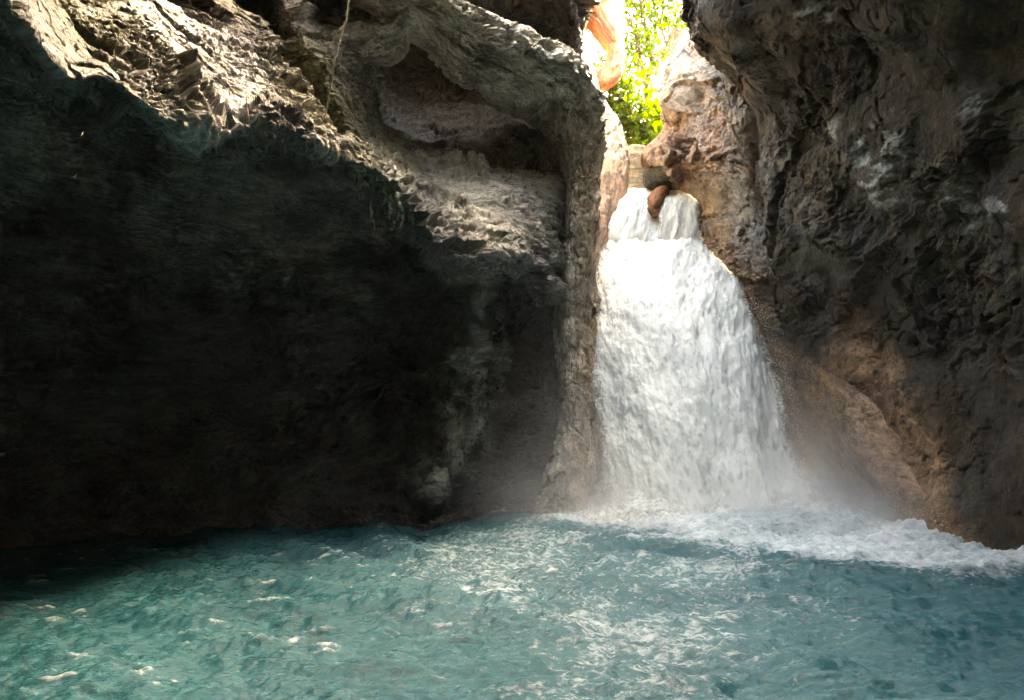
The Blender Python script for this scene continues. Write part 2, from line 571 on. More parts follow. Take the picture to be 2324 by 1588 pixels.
POCKET = [(650, -80), (672, 0), (715, 62), (775, 88), (850, 84), (895, 74), (935, 48), (920, 0), (1010, -80)]
POCKET2 = [(470, -60), (520, 5), (560, 26), (618, 40), (640, 10), (640, -60)]
def sculpt_left(p):
    px, py = project(p)
    wob = 10 * fbm(p * 2.2, 3)
    for poly, dep, soft in ((POCKET, 1.5, 40), (POCKET2, 0.9, 30)):
        m = smooth(0, soft, sd_poly(px, py, poly) + wob) * (p[:, 1] > 5) * (p[:, 1] < 12.0)
        p = p + np.outer(m * dep, unit((-0.35, 1, 0.35)))
    rib = [(1075, 620), (1130, 630), (1145, 800), (1120, 960), (1060, 1060), (980, 1120), (930, 1100), (975, 960), (995, 850), (1035, 720)]
    m = smooth(-30, 60, sd_poly(px, py, rib) + 4 * wob + 40 * fbm(p * 0.9 + 8, 3)) * (p[:, 1] > 9.6)
    p = p + np.outer(m * 0.75, unit((0.1, -1, 0.0)))
    # ridge and gully running down the lit wall
    gul = np.array([(625, 20), (660, 90), (700, 150), (745, 240), (770, 300)], float)
    d = -sd_poly(px, py, np.vstack([gul, gul[::-1] + np.array([1, 0])]))
    m = np.exp(-(d / 16) ** 2) * (p[:, 1] > 5) * (p[:, 2] > 3)
    p = p + np.outer(m * (0.35 + 0.5 * fbm(p * 1.7 + 4, 3)), unit((-0.5, 0.8, 0.1)))
    return p

def colour_left(p, col):
    px, py = project(p)
    w = 25 * fbm(p * 1.3 + 3, 4)
    vis = p[:, 1] > 3
    col = paint(col, smooth(-0.35, 0.25, fbm(p * 0.8 + 61, 4)) * smooth(2.7, 3.9, p[:, 2] + 0.5 * fbm(p * 0.7 + 66, 3)) * 0.9, np.array([0.31, 0.29, 0.25]))  # exposed upper wall painted paler, shade of the undercut left in the base
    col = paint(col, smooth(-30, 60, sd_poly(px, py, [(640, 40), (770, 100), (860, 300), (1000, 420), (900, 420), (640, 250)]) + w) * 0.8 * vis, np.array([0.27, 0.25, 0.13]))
    col = paint(col, smooth(-20, 40, sd_poly(px, py, [(370, 40), (560, 70), (600, 200), (560, 310), (430, 310), (480, 220), (380, 150)]) + w) * 0.8 * vis, PALE_SHEEN)  # sheen of the sky on wet rock, put into the colour
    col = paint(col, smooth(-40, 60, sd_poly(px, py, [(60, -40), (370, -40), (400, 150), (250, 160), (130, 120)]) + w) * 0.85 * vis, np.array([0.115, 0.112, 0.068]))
    col = paint(col, smooth(-20, 60, sd_poly(px, py, [(1000, 500), (960, 370), (1040, 330), (1270, 340), (1270, 560), (1060, 590)]) + w) * 0.85 * vis, np.array([0.52, 0.46, 0.36]))  # lower lip paler: light missing from above put into the colour
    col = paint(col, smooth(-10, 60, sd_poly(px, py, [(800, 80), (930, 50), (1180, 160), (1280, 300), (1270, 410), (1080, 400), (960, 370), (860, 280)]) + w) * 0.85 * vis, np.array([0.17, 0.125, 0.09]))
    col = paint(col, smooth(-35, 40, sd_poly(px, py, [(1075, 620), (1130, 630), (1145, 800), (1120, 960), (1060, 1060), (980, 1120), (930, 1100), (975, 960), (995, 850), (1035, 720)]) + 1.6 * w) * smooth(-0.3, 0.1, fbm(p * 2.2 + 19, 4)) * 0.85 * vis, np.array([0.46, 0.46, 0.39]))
    return col

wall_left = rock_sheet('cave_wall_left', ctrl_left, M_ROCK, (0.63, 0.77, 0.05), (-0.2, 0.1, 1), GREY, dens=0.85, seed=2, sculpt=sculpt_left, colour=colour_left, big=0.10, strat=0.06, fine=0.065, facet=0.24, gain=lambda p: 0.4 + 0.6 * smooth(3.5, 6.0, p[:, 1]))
tag(wall_left, 'pale grey limestone overhang with a lit scaly lip above a black undercut', 'cave wall', kind='structure')

# --- dark wall leaning over the pool
def rrow(*pts): return [q if isinstance(q, np.ndarray) else P(*q) for q in pts]
ctrl_right = [
    rrow(X(5.2, 13.5, 17), X(4.8, 10.5, 17), X(4.3, 8, 17), X(4.0, 6, 17), X(3.8, 4, 16), X(3.4, 1, 14), X(3.0, -5, 13.5)),  # top row raised out of view to block sun from the left wall
    rrow((1610, -300, 13.0), (1535, -300, 9.9), (1760, -320, 8.1), (2010, -320, 6.6), X(3.0, 4.6, 6.8), X(2.9, 1.5, 7.0), X(2.9, -5, 7)),
    rrow((1600, -10, 12.6), (1550, -10, 10.0), (1745, 0, 8.7), (2020, 0, 7.3), (2350, 0, 5.9), X(3.9, 1.5, 4.6), X(3.9, -5, 4.6)),
    rrow((1650, 130, 12.8), (1597, 130, 10.4), (1770, 130, 9.2), (2040, 150, 7.9), (2370, 150, 6.4), X(4.4, 1.5, 3.9), X(4.2, -5, 3.9)),
    rrow((1740, 260, 13.0), (1692, 240, 10.8), (1830, 260, 9.7), (2060, 290, 8.3), (2380, 310, 6.7), X(4.7, 1.5, 3.2), X(4.6, -5, 3.2)),
    rrow((1790, 480, 13.0), (1745, 480, 11.5), (1870, 480, 10.2), (2080, 480, 8.7), (2390, 480, 6.9), X(5.0, 1.5, 2.4), X(4.9, -5, 2.4)),
    rrow((1800, 750, 13.2), (1770, 750, 11.9), (1900, 750, 10.9), (2110, 760, 9.2), (2400, 780, 7.2), X(5.3, 1.5, 1.4), X(5.1, -5, 1.4)),
    rrow((1900, 1000, 13.0), (1870, 1000, 12.2), (1985, 1000, 10.8), (2160, 1020, 9.1), (2410, 1050, 7.3), X(5.5, 1.5, 0.7), X(5.2, -5, 0.7)),
    rrow(PW(1960, 13.0, 0), PW(1930, 12.2, 0), PW(2040, 10.2, 0), PW(2210, 8.5, 0), PW(2430, 7.2, 0), X(5.6, 2, 0), X(5.2, -5, 0)),
    rrow(PW(1960, 12.6, -1), PW(1930, 11.8, -1), PW(2040, 9.8, -1), PW(2210, 8.1, -1), PW(2430, 6.8, -1), X(5.4, 2, -1), X(5.0, -5, -1)),
]
def colour_right(p, col):
    px, py = project(p)
    w = 30 * fbm(p * 1.1 + 13, 4)
    col = paint(col, smooth(-0.1, 0.4, fbm(p * 0.7 + 31, 4)) * 0.8, np.array([0.066, 0.046, 0.026]))
    col = paint(col, smooth(0.1, 0.5, fbm(p * 0.9 + 71, 4)) * 0.7, np.array([0.044, 0.041, 0.022]))
    vs_ = fbm(np.stack([p[:, 0] * 2.2, p[:, 1] * 2.2, p[:, 2] * 0.3], 1) + 15, 4)
    col = paint(col, smooth(0.12, 0.4, vs_) * 0.75, np.array([0.10, 0.072, 0.042]))
    col = paint(col, smooth(-0.12, -0.4, vs_) * 0.7, np.array([0.020, 0.016, 0.013]))
    glint_speck = smooth(-0.05, 0.3, fbm(p * np.array([3.0, 3.0, 7.0]) + 51, 4))  # breaks up the wet glints painted pale below
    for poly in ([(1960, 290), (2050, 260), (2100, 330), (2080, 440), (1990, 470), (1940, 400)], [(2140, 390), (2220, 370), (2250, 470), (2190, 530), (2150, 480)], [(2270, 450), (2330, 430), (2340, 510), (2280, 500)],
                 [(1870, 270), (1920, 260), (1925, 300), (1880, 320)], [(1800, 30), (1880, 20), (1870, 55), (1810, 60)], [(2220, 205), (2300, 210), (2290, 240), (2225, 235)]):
        col = paint(col, smooth(-25, 25, sd_poly(px, py, poly) + w * 0.8) * glint_speck * (p[:, 1] > 4) * 0.9, np.array([0.48, 0.47, 0.45]))
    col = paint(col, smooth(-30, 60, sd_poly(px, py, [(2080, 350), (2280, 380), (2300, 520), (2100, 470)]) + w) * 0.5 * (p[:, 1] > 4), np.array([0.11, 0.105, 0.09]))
    apron = smooth(-30, 50, sd_poly(px, py, [(1750, 790), (1860, 790), (1960, 730), (2060, 820), (2130, 980), (2180, 1130), (2260, 1290), (1800, 1300)]) + w * 1.3) * (p[:, 1] > 6)
    col = paint(col, apron, np.array([0.38, 0.22, 0.125]))
    col = paint(col, apron * smooth(-0.1, 0.4, fbm(p * 1.1 + 91, 4)) * 0.7, np.array([0.13, 0.07, 0.045]))
    return col
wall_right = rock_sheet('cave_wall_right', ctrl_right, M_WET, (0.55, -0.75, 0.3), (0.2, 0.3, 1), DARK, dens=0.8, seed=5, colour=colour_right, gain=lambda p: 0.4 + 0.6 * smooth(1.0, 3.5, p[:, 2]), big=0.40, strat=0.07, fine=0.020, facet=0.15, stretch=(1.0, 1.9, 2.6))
tag(wall_right, 'dark wet brown rock wall leaning over the pool with glints painted as pale patches', 'cave wall', kind='structure')

# --- rock mass between the fall and the dark wall, spreading into an apron at the water
ctrl_back = [
    rrow((1545, 60, 15.5), (1555, 75, 14.2), (1620, 50, 13.4), (1700, 60, 12.8), (1810, 80, 13.0)),
    rrow((1530, 150, 15.5), (1500, 178, 13.5), (1575, 150, 12.5), (1680, 170, 12.0), (1810, 200, 12.6)),
    rrow((1530, 240, 15.5), (1484, 225, 13.3), (1590, 245, 12.2), (1700, 260, 11.6), (1820, 290, 12.4)),
    rrow((1530, 300, 15.5), (1508, 290, 13.4), (1590, 310, 12.3), (1700, 330, 11.6), (1830, 360, 12.2)),
    rrow((1500, 370, 15.5), (1466, 360, 13.5), (1585, 370, 12.5), (1700, 400, 11.7), (1840, 430, 12.0)),
    rrow((1520, 440, 15.5), (1540, 430, 13.5), (1625, 450, 12.6), (1720, 460, 11.8), (1850, 500, 12.0)),
    rrow((1540, 560, 15), (1580, 555, 13.2), (1650, 560, 12.4), (1750, 570, 11.8), (1870, 610, 11.9)),
    rrow((1620, 700, 14), (1650, 700, 12.9), (1705, 700, 12.2), (1780, 725, 11.8), (1900, 750, 11.7)),
    rrow((1680, 860, 13.6), (1725, 860, 12.7), (1800, 850, 12.0), (1890, 850, 11.1), (2090, 860, 10.6)),
    rrow((1740, 1020, 13.2), (1795, 1020, 12.6), (1880, 1030, 11.7), (1990, 1040, 10.4), (2170, 1050, 9.8)),
    rrow(PW(1780, 13, 0.35), PW(1850, 12.4, 0.3), PW(1940, 11.3, 0.2), PW(2075, 9.75, 0.15), PW(2260, 9.0, 0.1)),
    rrow(PW(1800, 12.8, -1), PW(1870, 12.0, -1), PW(1940, 10.8, -1), PW(2075, 9.3, -1), PW(2260, 8.6, -1)),
]
def colour_back(p, col):
    px, py = project(p)
    w = 22 * fbm(p * 1.4 + 23, 4)
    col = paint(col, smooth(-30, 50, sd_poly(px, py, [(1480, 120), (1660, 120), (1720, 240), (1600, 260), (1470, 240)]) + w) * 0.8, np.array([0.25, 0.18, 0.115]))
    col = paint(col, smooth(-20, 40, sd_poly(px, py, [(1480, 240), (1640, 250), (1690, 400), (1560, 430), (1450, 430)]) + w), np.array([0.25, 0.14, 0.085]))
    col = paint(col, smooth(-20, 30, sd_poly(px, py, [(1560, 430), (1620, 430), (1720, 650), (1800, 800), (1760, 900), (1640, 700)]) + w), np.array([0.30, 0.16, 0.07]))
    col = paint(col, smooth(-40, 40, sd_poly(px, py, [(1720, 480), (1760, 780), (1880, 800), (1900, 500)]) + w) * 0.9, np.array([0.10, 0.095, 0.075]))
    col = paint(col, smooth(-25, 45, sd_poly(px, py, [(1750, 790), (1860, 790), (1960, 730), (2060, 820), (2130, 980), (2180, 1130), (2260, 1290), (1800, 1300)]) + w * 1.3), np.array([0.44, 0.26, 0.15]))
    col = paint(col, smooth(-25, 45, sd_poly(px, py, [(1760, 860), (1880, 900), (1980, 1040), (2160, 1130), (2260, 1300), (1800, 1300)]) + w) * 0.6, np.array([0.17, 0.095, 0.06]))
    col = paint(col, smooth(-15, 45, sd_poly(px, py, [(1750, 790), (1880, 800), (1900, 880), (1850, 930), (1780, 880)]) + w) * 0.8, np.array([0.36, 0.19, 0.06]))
    return col
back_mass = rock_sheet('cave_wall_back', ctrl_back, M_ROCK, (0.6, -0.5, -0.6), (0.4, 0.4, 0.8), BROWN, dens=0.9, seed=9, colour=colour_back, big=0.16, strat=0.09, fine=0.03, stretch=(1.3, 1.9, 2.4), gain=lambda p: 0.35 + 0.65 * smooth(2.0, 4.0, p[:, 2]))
tag(back_mass, 'brown and tan rock mass beside the fall, flaring into an apron at the water', 'cave wall', kind='structure')

# --- arch and pillar between the hollow and the fall
arch = sweep('rock_arch', [
    (P(760, -160, 8.4), 0.4, 0.6), (P(860, -60, 8.9), 0.36, 0.7), (P(965, 28, 9.4), 0.20, 0.7), (P(1060, 98, 9.9), 0.29, 0.8), (P(1160, 150, 10.4), 0.35, 0.9), (P(1258, 208, 11.0), 0.46, 0.9), (P(1314, 305, 11.5), 0.40, 0.8),
    (P(1318, 420, 11.7), 0.30, 0.7), (P(1312, 560, 11.7), 0.28, 0.6), (P(1300, 720, 11.8), 0.28, 0.55), (P(1312, 880, 11.8), 0.26, 0.5),
    (P(1310, 1020, 11.7), 0.34, 0.55), (P(1285, 1120, 11.6), 0.42, 0.6), (PW(1275, 11.5, -1.0), 0.55, 0.7)],
    M_ROCK, (0.68, 0.2, -0.7), (0.6, -0.1, 0.75), np.array([0.52, 0.475, 0.38]), nseg=260, seed=14, dens=1.0, power=2.8, big=0.18, strat=0.07, fine=0.075, facet=0.28, stretch=(1.3, 3.2, 3.2), gain=lambda p: 0.5 + 0.5 * smooth(4.2, 5.6, p[:, 2]),
    colour=lambda p, col: paint(col, smooth(0.0, 0.6, p[:, 0] - 0.65) * smooth(8, 4.5, p[:, 2]) * 0.85, np.array([0.50, 0.32, 0.20])))
crest = sweep('rock_crest', [
    (P(735, 150, 8.6), 0.06, 0.2), (P(775, 112, 8.8), 0.12, 0.35), (P(835, 102, 9.1), 0.10, 0.4), (P(890, 96, 9.3), 0.10, 0.4), (P(938, 66, 9.5), 0.07, 0.4), (P(985, 96, 9.7), 0.06, 0.4), (P(1040, 150, 9.9), 0.08, 0.4), (P(1110, 185, 10.2), 0.08, 0.4), (P(1180, 215, 10.6), 0.05, 0.4)],
    M_ROCK, (1, 0, 0), (0, 0, 1), np.array([0.48, 0.44, 0.36]), nseg=110, seed=17, dens=1.0, power=2.0, big=0.10, strat=0.05, fine=0.05, facet=0.16, stretch=(1.2, 4, 3))
tag(crest, 'thin pale rock crest along the upper rim of the dark hollow', 'rock', kind='structure')
tag(arch, 'grey streaked rock rib arching over the hollow and down beside the fall', 'rock', kind='structure')

# --- the gorge behind
spur = sweep('rock_spur', [
    (P(1340, 205, 14.4), 0.06, 0.1), (P(1352, 250, 14.3), 0.20, 0.4), (P(1368, 310, 14.1), 0.36, 0.5), (P(1372, 380, 13.9), 0.42, 0.6), (P(1368, 450, 13.7), 0.44, 0.6), (P(1350, 560, 13.4), 0.40, 0.6), (P(1330, 700, 13.2), 0.40, 0.6), (P(1330, 900, 13.0), 0.4, 0.6), (PW(1340, 12.9, -1), 0.4, 0.6)],
    M_PINK, (0.7, 0.2, -0.65), (0.65, 0, 0.7), np.array([0.50, 0.40, 0.29]), nseg=160, seed=21, big=0.06, strat=0.07, fine=0.02, facet=0.06,
    colour=lambda p, col: paint(col, smooth(6.6, 5.6, p[:, 2]) * 0.7, np.array([0.45, 0.24, 0.14])))
tag(spur, 'cream and pink ribbed rock spur at the fall\'s upper edge, in sunlight', 'rock')

ctrl_gorge = [
    rrow((1000, -420, 15), (1150, -420, 14.4), (1290, -420, 14.2), (1400, -420, 15.0), (1440, -400, 18), (1440, -400, 24)),
    rrow((1000, -160, 14.8), (1180, -160, 14.2), (1290, -160, 14.2), (1405, -160, 15.0), (1430, -160, 18), (1425, -160, 24)),
    rrow((1020, 0, 14.6), (1200, 0, 14.0), (1265, 0, 13.8), (1330, 10, 14.4), (1392, 0, 17), (1380, 0, 24)),
    rrow((1060, 90, 14.4), (1210, 90, 13.9), (1270, 90, 13.7), (1316, 100, 14.5), (1318, 100, 17), (1310, 100, 24)),
    rrow((1100, 180, 14.4), (1250, 180, 14.1), (1310, 190, 14.0), (1345, 175, 14.6), (1360, 185, 17), (1350, 190, 24)),
    rrow((1150, 300, 14.6), (1290, 300, 14.6), (1330, 300, 14.7), (1350, 300, 15.2), (1380, 300, 17), (1380, 300, 24)),
    rrow((1150, 480, 14.8), (1290, 480, 14.8), (1330, 480, 14.9), (1350, 480, 15.4), (1380, 480, 17), (1380, 460, 24)),
]
gorge = rock_sheet('gorge_wall', ctrl_gorge, M_PINK, (0.1, 0.3, -1), (1, 0, 0.2), np.array([0.34, 0.18, 0.10]), colour=lambda p, col: paint(col, smooth(0.55, -0.2, p[:, 0] + 0.5 * fbm(p * 0.9 + 3, 3)) * 0.85, np.array([0.48, 0.36, 0.25])), dens=0.8, mx=120, seed=27, big=0.12, strat=0.04, fine=0.012, facet=0.05)
tag(gorge, 'smooth orange brown wall of the gorge above the streaked rib', 'gorge wall', kind='structure')

hang = sweep('hanging_rock', [
    (P(1360, -90, 15.6), 0.42, 0.4), (P(1366, -20, 15.5), 0.46, 0.45), (P(1368, 30, 15.4), 0.44, 0.45), (P(1382, 72, 15.3), 0.28, 0.36), (P(1397, 108, 15.3), 0.15, 0.26), (P(1398, 140, 15.3), 0.14, 0.24), (P(1386, 168, 15.3), 0.20, 0.24), (P(1368, 186, 15.3), 0.16, 0.2), (P(1352, 196, 15.3), 0.05, 0.06)],
    M_PINK, (0, 0.3, -1), (1, 0.2, 0), np.array([0.42, 0.20, 0.11]), nseg=150, seed=33, big=0.06, strat=0.03, fine=0.012, facet=0.05)
tag(hang, 'orange hooked rock hanging in the gorge mouth with bright light beside it', 'rock')

# right flank of the gorge and the rocks around the lip of the fall
ctrl_gr = [
    rrow((1600, -300, 13.5), (1575, -300, 15), (1570, -260, 18), (1600, -260, 24)),
    rrow((1620, 0, 13.5), (1575, 0, 15), (1568, 0, 16), (1590, 0, 17)),
    rrow((1620, 60, 13.5), (1560, 62, 15), (1555, 70, 16), (1570, 70, 17)),
    rrow((1620, 120, 13.5), (1556, 120, 15), (1540, 125, 16), (1550, 125, 17)),
    rrow((1620, 220, 13.8), (1540, 230, 15.2), (1530, 230, 16), (1530, 230, 17)),
    rrow((1600, 480, 14), (1530, 470, 15.2), (1520, 460, 16), (1520, 430, 17)),
]
# only its lower half stands in the opening
gr = rock_sheet('gorge_flank', ctrl_gr[2:], M_PINK, (0.1, 0.3, -1), (1, 0, 0.2), np.array([0.46, 0.27, 0.15]), dens=0.7, mx=100, seed=39, big=0.10, strat=0.05, fine=0.02)
tag(gr, 'sunlit orange rock flank of the gorge behind the brown boulder', 'gorge wall', kind='structure')

ledge = blob('ledge_block', P(1440, 420, 15.8), (0.38, 0.6, 0.78), M_PINK, np.array([0.42, 0.30, 0.16]), seed=45, res=70, power=0.6, big=0.06, strat=0.04, fine=0.015, facet=0.06)
tag(ledge, 'tan upright rock block behind the lip of the fall', 'rock')
chock = blob('wedged_boulder', P(1520, 405, 13.6), (0.52, 0.5, 0.20), M_WET, np.array([0.13, 0.115, 0.085]), seed=51, res=70, rot=-0.05, power=0.75, big=0.06, strat=0.04, fine=0.015, facet=0.06)
tag(chock, 'dark grey flat boulder wedged above the right strand of the fall', 'boulder')
wetb = sweep('wet_boulder', [
    (P(1508, 432, 13.45), 0.05, 0.08), (P(1500, 441, 13.35), 0.11, 0.2), (P(1490, 451, 13.2), 0.13, 0.22), (P(1485, 463, 13.12), 0.12, 0.20), (P(1484, 476, 13.08), 0.09, 0.18), (P(1486, 487, 13.1), 0.05, 0.12), (P(1488, 492, 13.15), 0.02, 0.05)],
    M_RUST, (1, 0, 0), (0, 0, 1), np.array([0.19, 0.062, 0.020]), nseg=120, seed=57, dens=1.4, power=2.2, big=0.05, strat=0.04, fine=0.02, facet=0.20, stretch=(3.5, 4.5, 4.5))
tag(wetb, 'wet rust brown boulder splitting the top of the fall', 'boulder')

# stream bed and slope behind the fall
ctrl_bed = [
    [PW(1250, 30, 10.5), PW(1380, 30, 9.6), PW(1480, 30, 9.6), PW(1600, 30, 11), PW(1800, 30, 14)],
    [PW(1250, 20, 8.8), PW(1400, 20, 8.2), PW(1480, 20, 8.2), PW(1600, 20, 9), PW(1700, 20, 11)],
    [PW(1300, 16.5, 6.6), PW(1400, 16.5, 6.2), PW(1480, 16.5, 6.2), PW(1560, 16.5, 6.4), PW(1640, 16.5, 7)],
    [PW(1340, 14.7, 5.7), PW(1400, 14.7, 5.55), PW(1480, 14.7, 5.55), PW(1560, 14.7, 5.6), PW(1620, 14.7, 5.9)],
    [PW(1340, 14.0, 5.2), PW(1400, 14.0, 5.1), PW(1480, 14.0, 5.1), PW(1570, 14.0, 5.1), PW(1620, 14.0, 5.4)],
    [PW(1330, 13.8, 4.5), PW(1400, 13.8, 4.5), PW(1480, 13.8, 4.5), PW(1590, 13.8, 4.5), PW(1650, 13.8, 4.7)],
    [PW(1320, 13.4, 2), PW(1400, 13.4, 2), PW(1480, 13.4, 2), PW(1640, 13.4, 2), PW(1750, 13.4, 2)],
    [PW(1320, 13.2, -1), PW(1400, 13.2, -1), PW(1480, 13.2, -1), PW(1700, 13.2, -1), PW(1850, 13.2, -1)],
]
bed = rock_sheet('stream_bed', ctrl_bed, M_WET, (0, 1, 0.3), (0, -0.3, 1), np.array([0.22, 0.15, 0.09]), dens=0.6, mx=90, seed=63, big=0.04, strat=0.04, fine=0.015, facet=0.05)
tag(bed, 'brown rock step and stream bed under the fall', 'stream bed', kind='structure')

# unseen wall added behind the viewer to keep light off the undercut
ctrl_rear = [
    [X(-3.5, 1.6, 12), X(-1.5, 0.0, 11.5), X(0.5, -1.2, 11.5), X(3.4, -1.2, 13.5)],
    [X(-3.6, -0.5, 10.5), X(-3, -2.0, 10), X(0, -2.6, 10), X(3.6, -2.4, 11)],
    [X(-5.6, -1.0, 7), X(-3.5, -5, 7), X(0, -5.5, 7), X(4.5, -4.0, 7)],
    [X(-9.4, -0.5, 4), X(-6, -6.5, 4), X(0, -8, 4), X(5.8, -4.5, 4)],
    [X(-9.6, -0.5, -1), X(-6, -6.5, -1), X(0, -8, -1), X(6.2, -4.5, -1)],
]
rear = rock_sheet('rear_blocking_wall', ctrl_rear, M_ROCK, (1, 0, 0), (0, 0, 1), GREY * 0.8, dens=0.2, mx=80, seed=70, face=(0, 2, 3), big=0.4, strat=0.2, fine=0.05)
tag(rear, 'unseen rock wall added behind the viewer to block light', 'cave wall', kind='structure')

bpy.context.view_layer.update()
DG = bpy.context.evaluated_depsgraph_get()
def surface(px, py, lift=0.0):
    """the rock surface met in the direction px, py, lifted towards the viewer"""
    dx, fy, fz = ray(px, py)
    d = Vector((float(dx), float(fy), float(fz))).normalized()
    ok, loc, nor, idx, ob, mt = sc.ray_cast(DG, Vector((0, 0, CAM_H)), d)
    return np.array(loc) - np.array(d) * lift

# ------------------------------------------------------------------ pool
def make_pool():
    ny, nx = 620, 800
    y = np.concatenate([-8 + np.linspace(0, 1, 40, endpoint=False) * 10.0, 2.0 * (14.5 / 2.0) ** np.linspace(0, 1, ny - 40)])
    t = np.linspace(-1, 1, nx)
    x = 9.5 * (0.55 * t + 0.45 * t ** 3)
    XX, YY = np.meshgrid(x, y)
    p = np.stack([XX.ravel(), YY.ravel(), np.zeros(XX.size)], 1)
    base = np.array([3.2, 11.6])
    rx, ry = p[:, 0] - base[0], p[:, 1] - base[1]
    rd = np.hypot(rx, ry)
    z0 = np.zeros(len(p))
    q = lambda s, o: np.stack([p[:, 0] * s, p[:, 1] * s, z0 + o], 1)
    w1 = fbm(q(0.35, 2), 2); w2 = fbm(q(0.35, 12), 2)
    ang = np.arctan2(rx, -ry)
    swell = np.sin(rd * 4.2 + w1 * 5 + ang) * 0.5 + np.sin(rd * 7.0 + w2 * 7 - ang * 2) * 0.3
    calm = smooth(11, 1.5, rd)
    amp = 0.05 + 0.07 * calm
    chop = ridged(np.stack([p[:, 0] * 1.1 + w1, p[:, 1] * 2.3 + w2, z0], 1), 4, 0.55) - 0.45
    h = amp * swell * 0.7 + chop * (0.07 + 0.07 * calm)
    h += 0.035 * fbm(q(4.5, 4), 4, 0.6) + 0.016 * ridged(q(11, 6), 4, 0.6)
    px, py = p[:, 0], p[:, 1]
    G = lambda pts: [tuple(PZ(a, b)[:2]) for a, b in pts]
    # froth spreading from the foot of the fall along the shore
    froth_poly = G([(1210, 1192), (1300, 1206), (1420, 1208), (1560, 1236), (1700, 1252), (1850, 1262), (2000, 1284), (2120, 1306), (2180, 1322), (2330, 1302), (2420, 1310), (2420, 1230), (2200, 1200), (1990, 1150), (1800, 1100), (1400, 1100), (1280, 1150)])
    sd = sd_poly(px, py, froth_poly)
    wob = 0.45 * fbm(q(1.2, 21), 4)
    fr = smooth(-0.55, 0.45, sd + wob)
    h += fr * (0.02 + 0.06 * (fbm(q(2.2, 8), 5, 0.6) + 0.3) + 0.04 * fbm(q(9, 3), 4, 0.65)) + 0.22 * np.exp(-((px - 3.2) / 1.5) ** 2 - ((py - 10.2) / 0.6) ** 2)
    # churned grey band reaching toward the viewer
    band = G([(1230, 1240), (1750, 1270), (1950, 1380), (1780, 1560), (1900, 1720), (1000, 1720), (1150, 1540), (1120, 1380)])
    bz = smooth(-0.5, 0.7, sd_poly(px, py, band) + wob)
    mid = smooth(-0.8, 0.9, sd_poly(px, py, G([(880, 1215), (1240, 1190), (1400, 1230), (1300, 1420), (1000, 1400), (860, 1290)])) + wob)
    h += bz * 0.035 * fbm(q(5, 40), 4)
    crest = smooth(0.05, 0.16, h + 0.06 * fbm(q(1.5, 30), 3))
    far_l = smooth(0.6, -0.8, px) * smooth(9.5, 8.0, py)
    streak = smooth(0.60, 0.92, ridged(np.stack([px * 1.3 + w1 * 0.9, py * 4.4 + w2 * 1.2, z0 + 50], 1), 3, 0.5) + 0.22 * fbm(q(2.4, 60), 3)) * smooth(0.0, 0.3, fbm(q(1.3, 66), 3))
    h += 0.025 * streak * far_l
    foam = np.maximum.reduce([streak * far_l * (0.5 + 0.5 * fbm(q(5, 88), 3)), fr * (0.95 + 0.35 * fbm(q(0.8, 77), 3)), bz * (0.36 + 0.28 * fbm(q(0.9, 70), 3)), mid * 0.45, crest * 0.8])
    p[:, 2] = h
    return p, grid_faces(ny, nx), foam

pool_v, pool_f, pool_foam = make_pool()
def water_material():
    m, nt, bs, out = new_mat('milky_turquoise_water')
    tc = nt.nodes.new('ShaderNodeTexCoord').outputs['Object']
    mp = nt.nodes.new('ShaderNodeMapping'); mp.inputs['Scale'].default_value = (1.0, 1.7, 1.0)
    nt.links.new(tc, mp.inputs['Vector'])
    n1 = noise_node(nt, mp.outputs[0], 3.0, 8, 0.68, 1.2)
    n2 = noise_node(nt, mp.outputs[0], 14, 6, 0.7, 0.8)
    n3 = noise_node(nt, mp.outputs[0], 55, 3, 0.7)
    fo = attr(nt, 'foam')
    s = math_node(nt, 'ADD', fo, math_node(nt, 'MULTIPLY', math_node(nt, 'SUBTRACT', n1, 0.5), 1.5))
    s = math_node(nt, 'ADD', s, math_node(nt, 'MULTIPLY', math_node(nt, 'SUBTRACT', n2, 0.5), 1.7))
    fac = ramp(nt, s, 0.34, 1.25, 0, 1, False)
    body = mixcol(nt, ramp(nt, noise_node(nt, tc, 0.8, 4), 0.3, 0.7), (0.013, 0.086, 0.104), (0.024, 0.114, 0.130))
    veil = math_node(nt, 'MULTIPLY', fo, 0.35)
    body = mixcol(nt, veil, body, (0.17, 0.29, 0.30))
    c = mixcol(nt, fac, body, (0.76, 0.80, 0.80))
    nt.links.new(c, bs.inputs['Base Color'])
    nt.links.new(ramp(nt, fac, 0, 0.7, 0.12, 0.75), bs.inputs['Roughness'])
    bs.inputs['IOR'].default_value = 1.33
    h = math_node(nt, 'ADD', math_node(nt, 'MULTIPLY', n2, 1.0), math_node(nt, 'MULTIPLY', n3, 0.4))
    b = nt.nodes.new('ShaderNodeBump'); b.inputs['Strength'].default_value = 0.45; b.inputs['Distance'].default_value = 0.05
    nt.links.new(h, b.inputs['Height']); nt.links.new(b.outputs[0], bs.inputs['Normal'])
    return m
M_WATER = water_material()
pool = make_mesh('pool_water', pool_v, pool_f, M_WATER, attrs={'foam': pool_foam})
tag(pool, 'churning milky turquoise pool with white froth below the fall', 'pool', kind='structure')

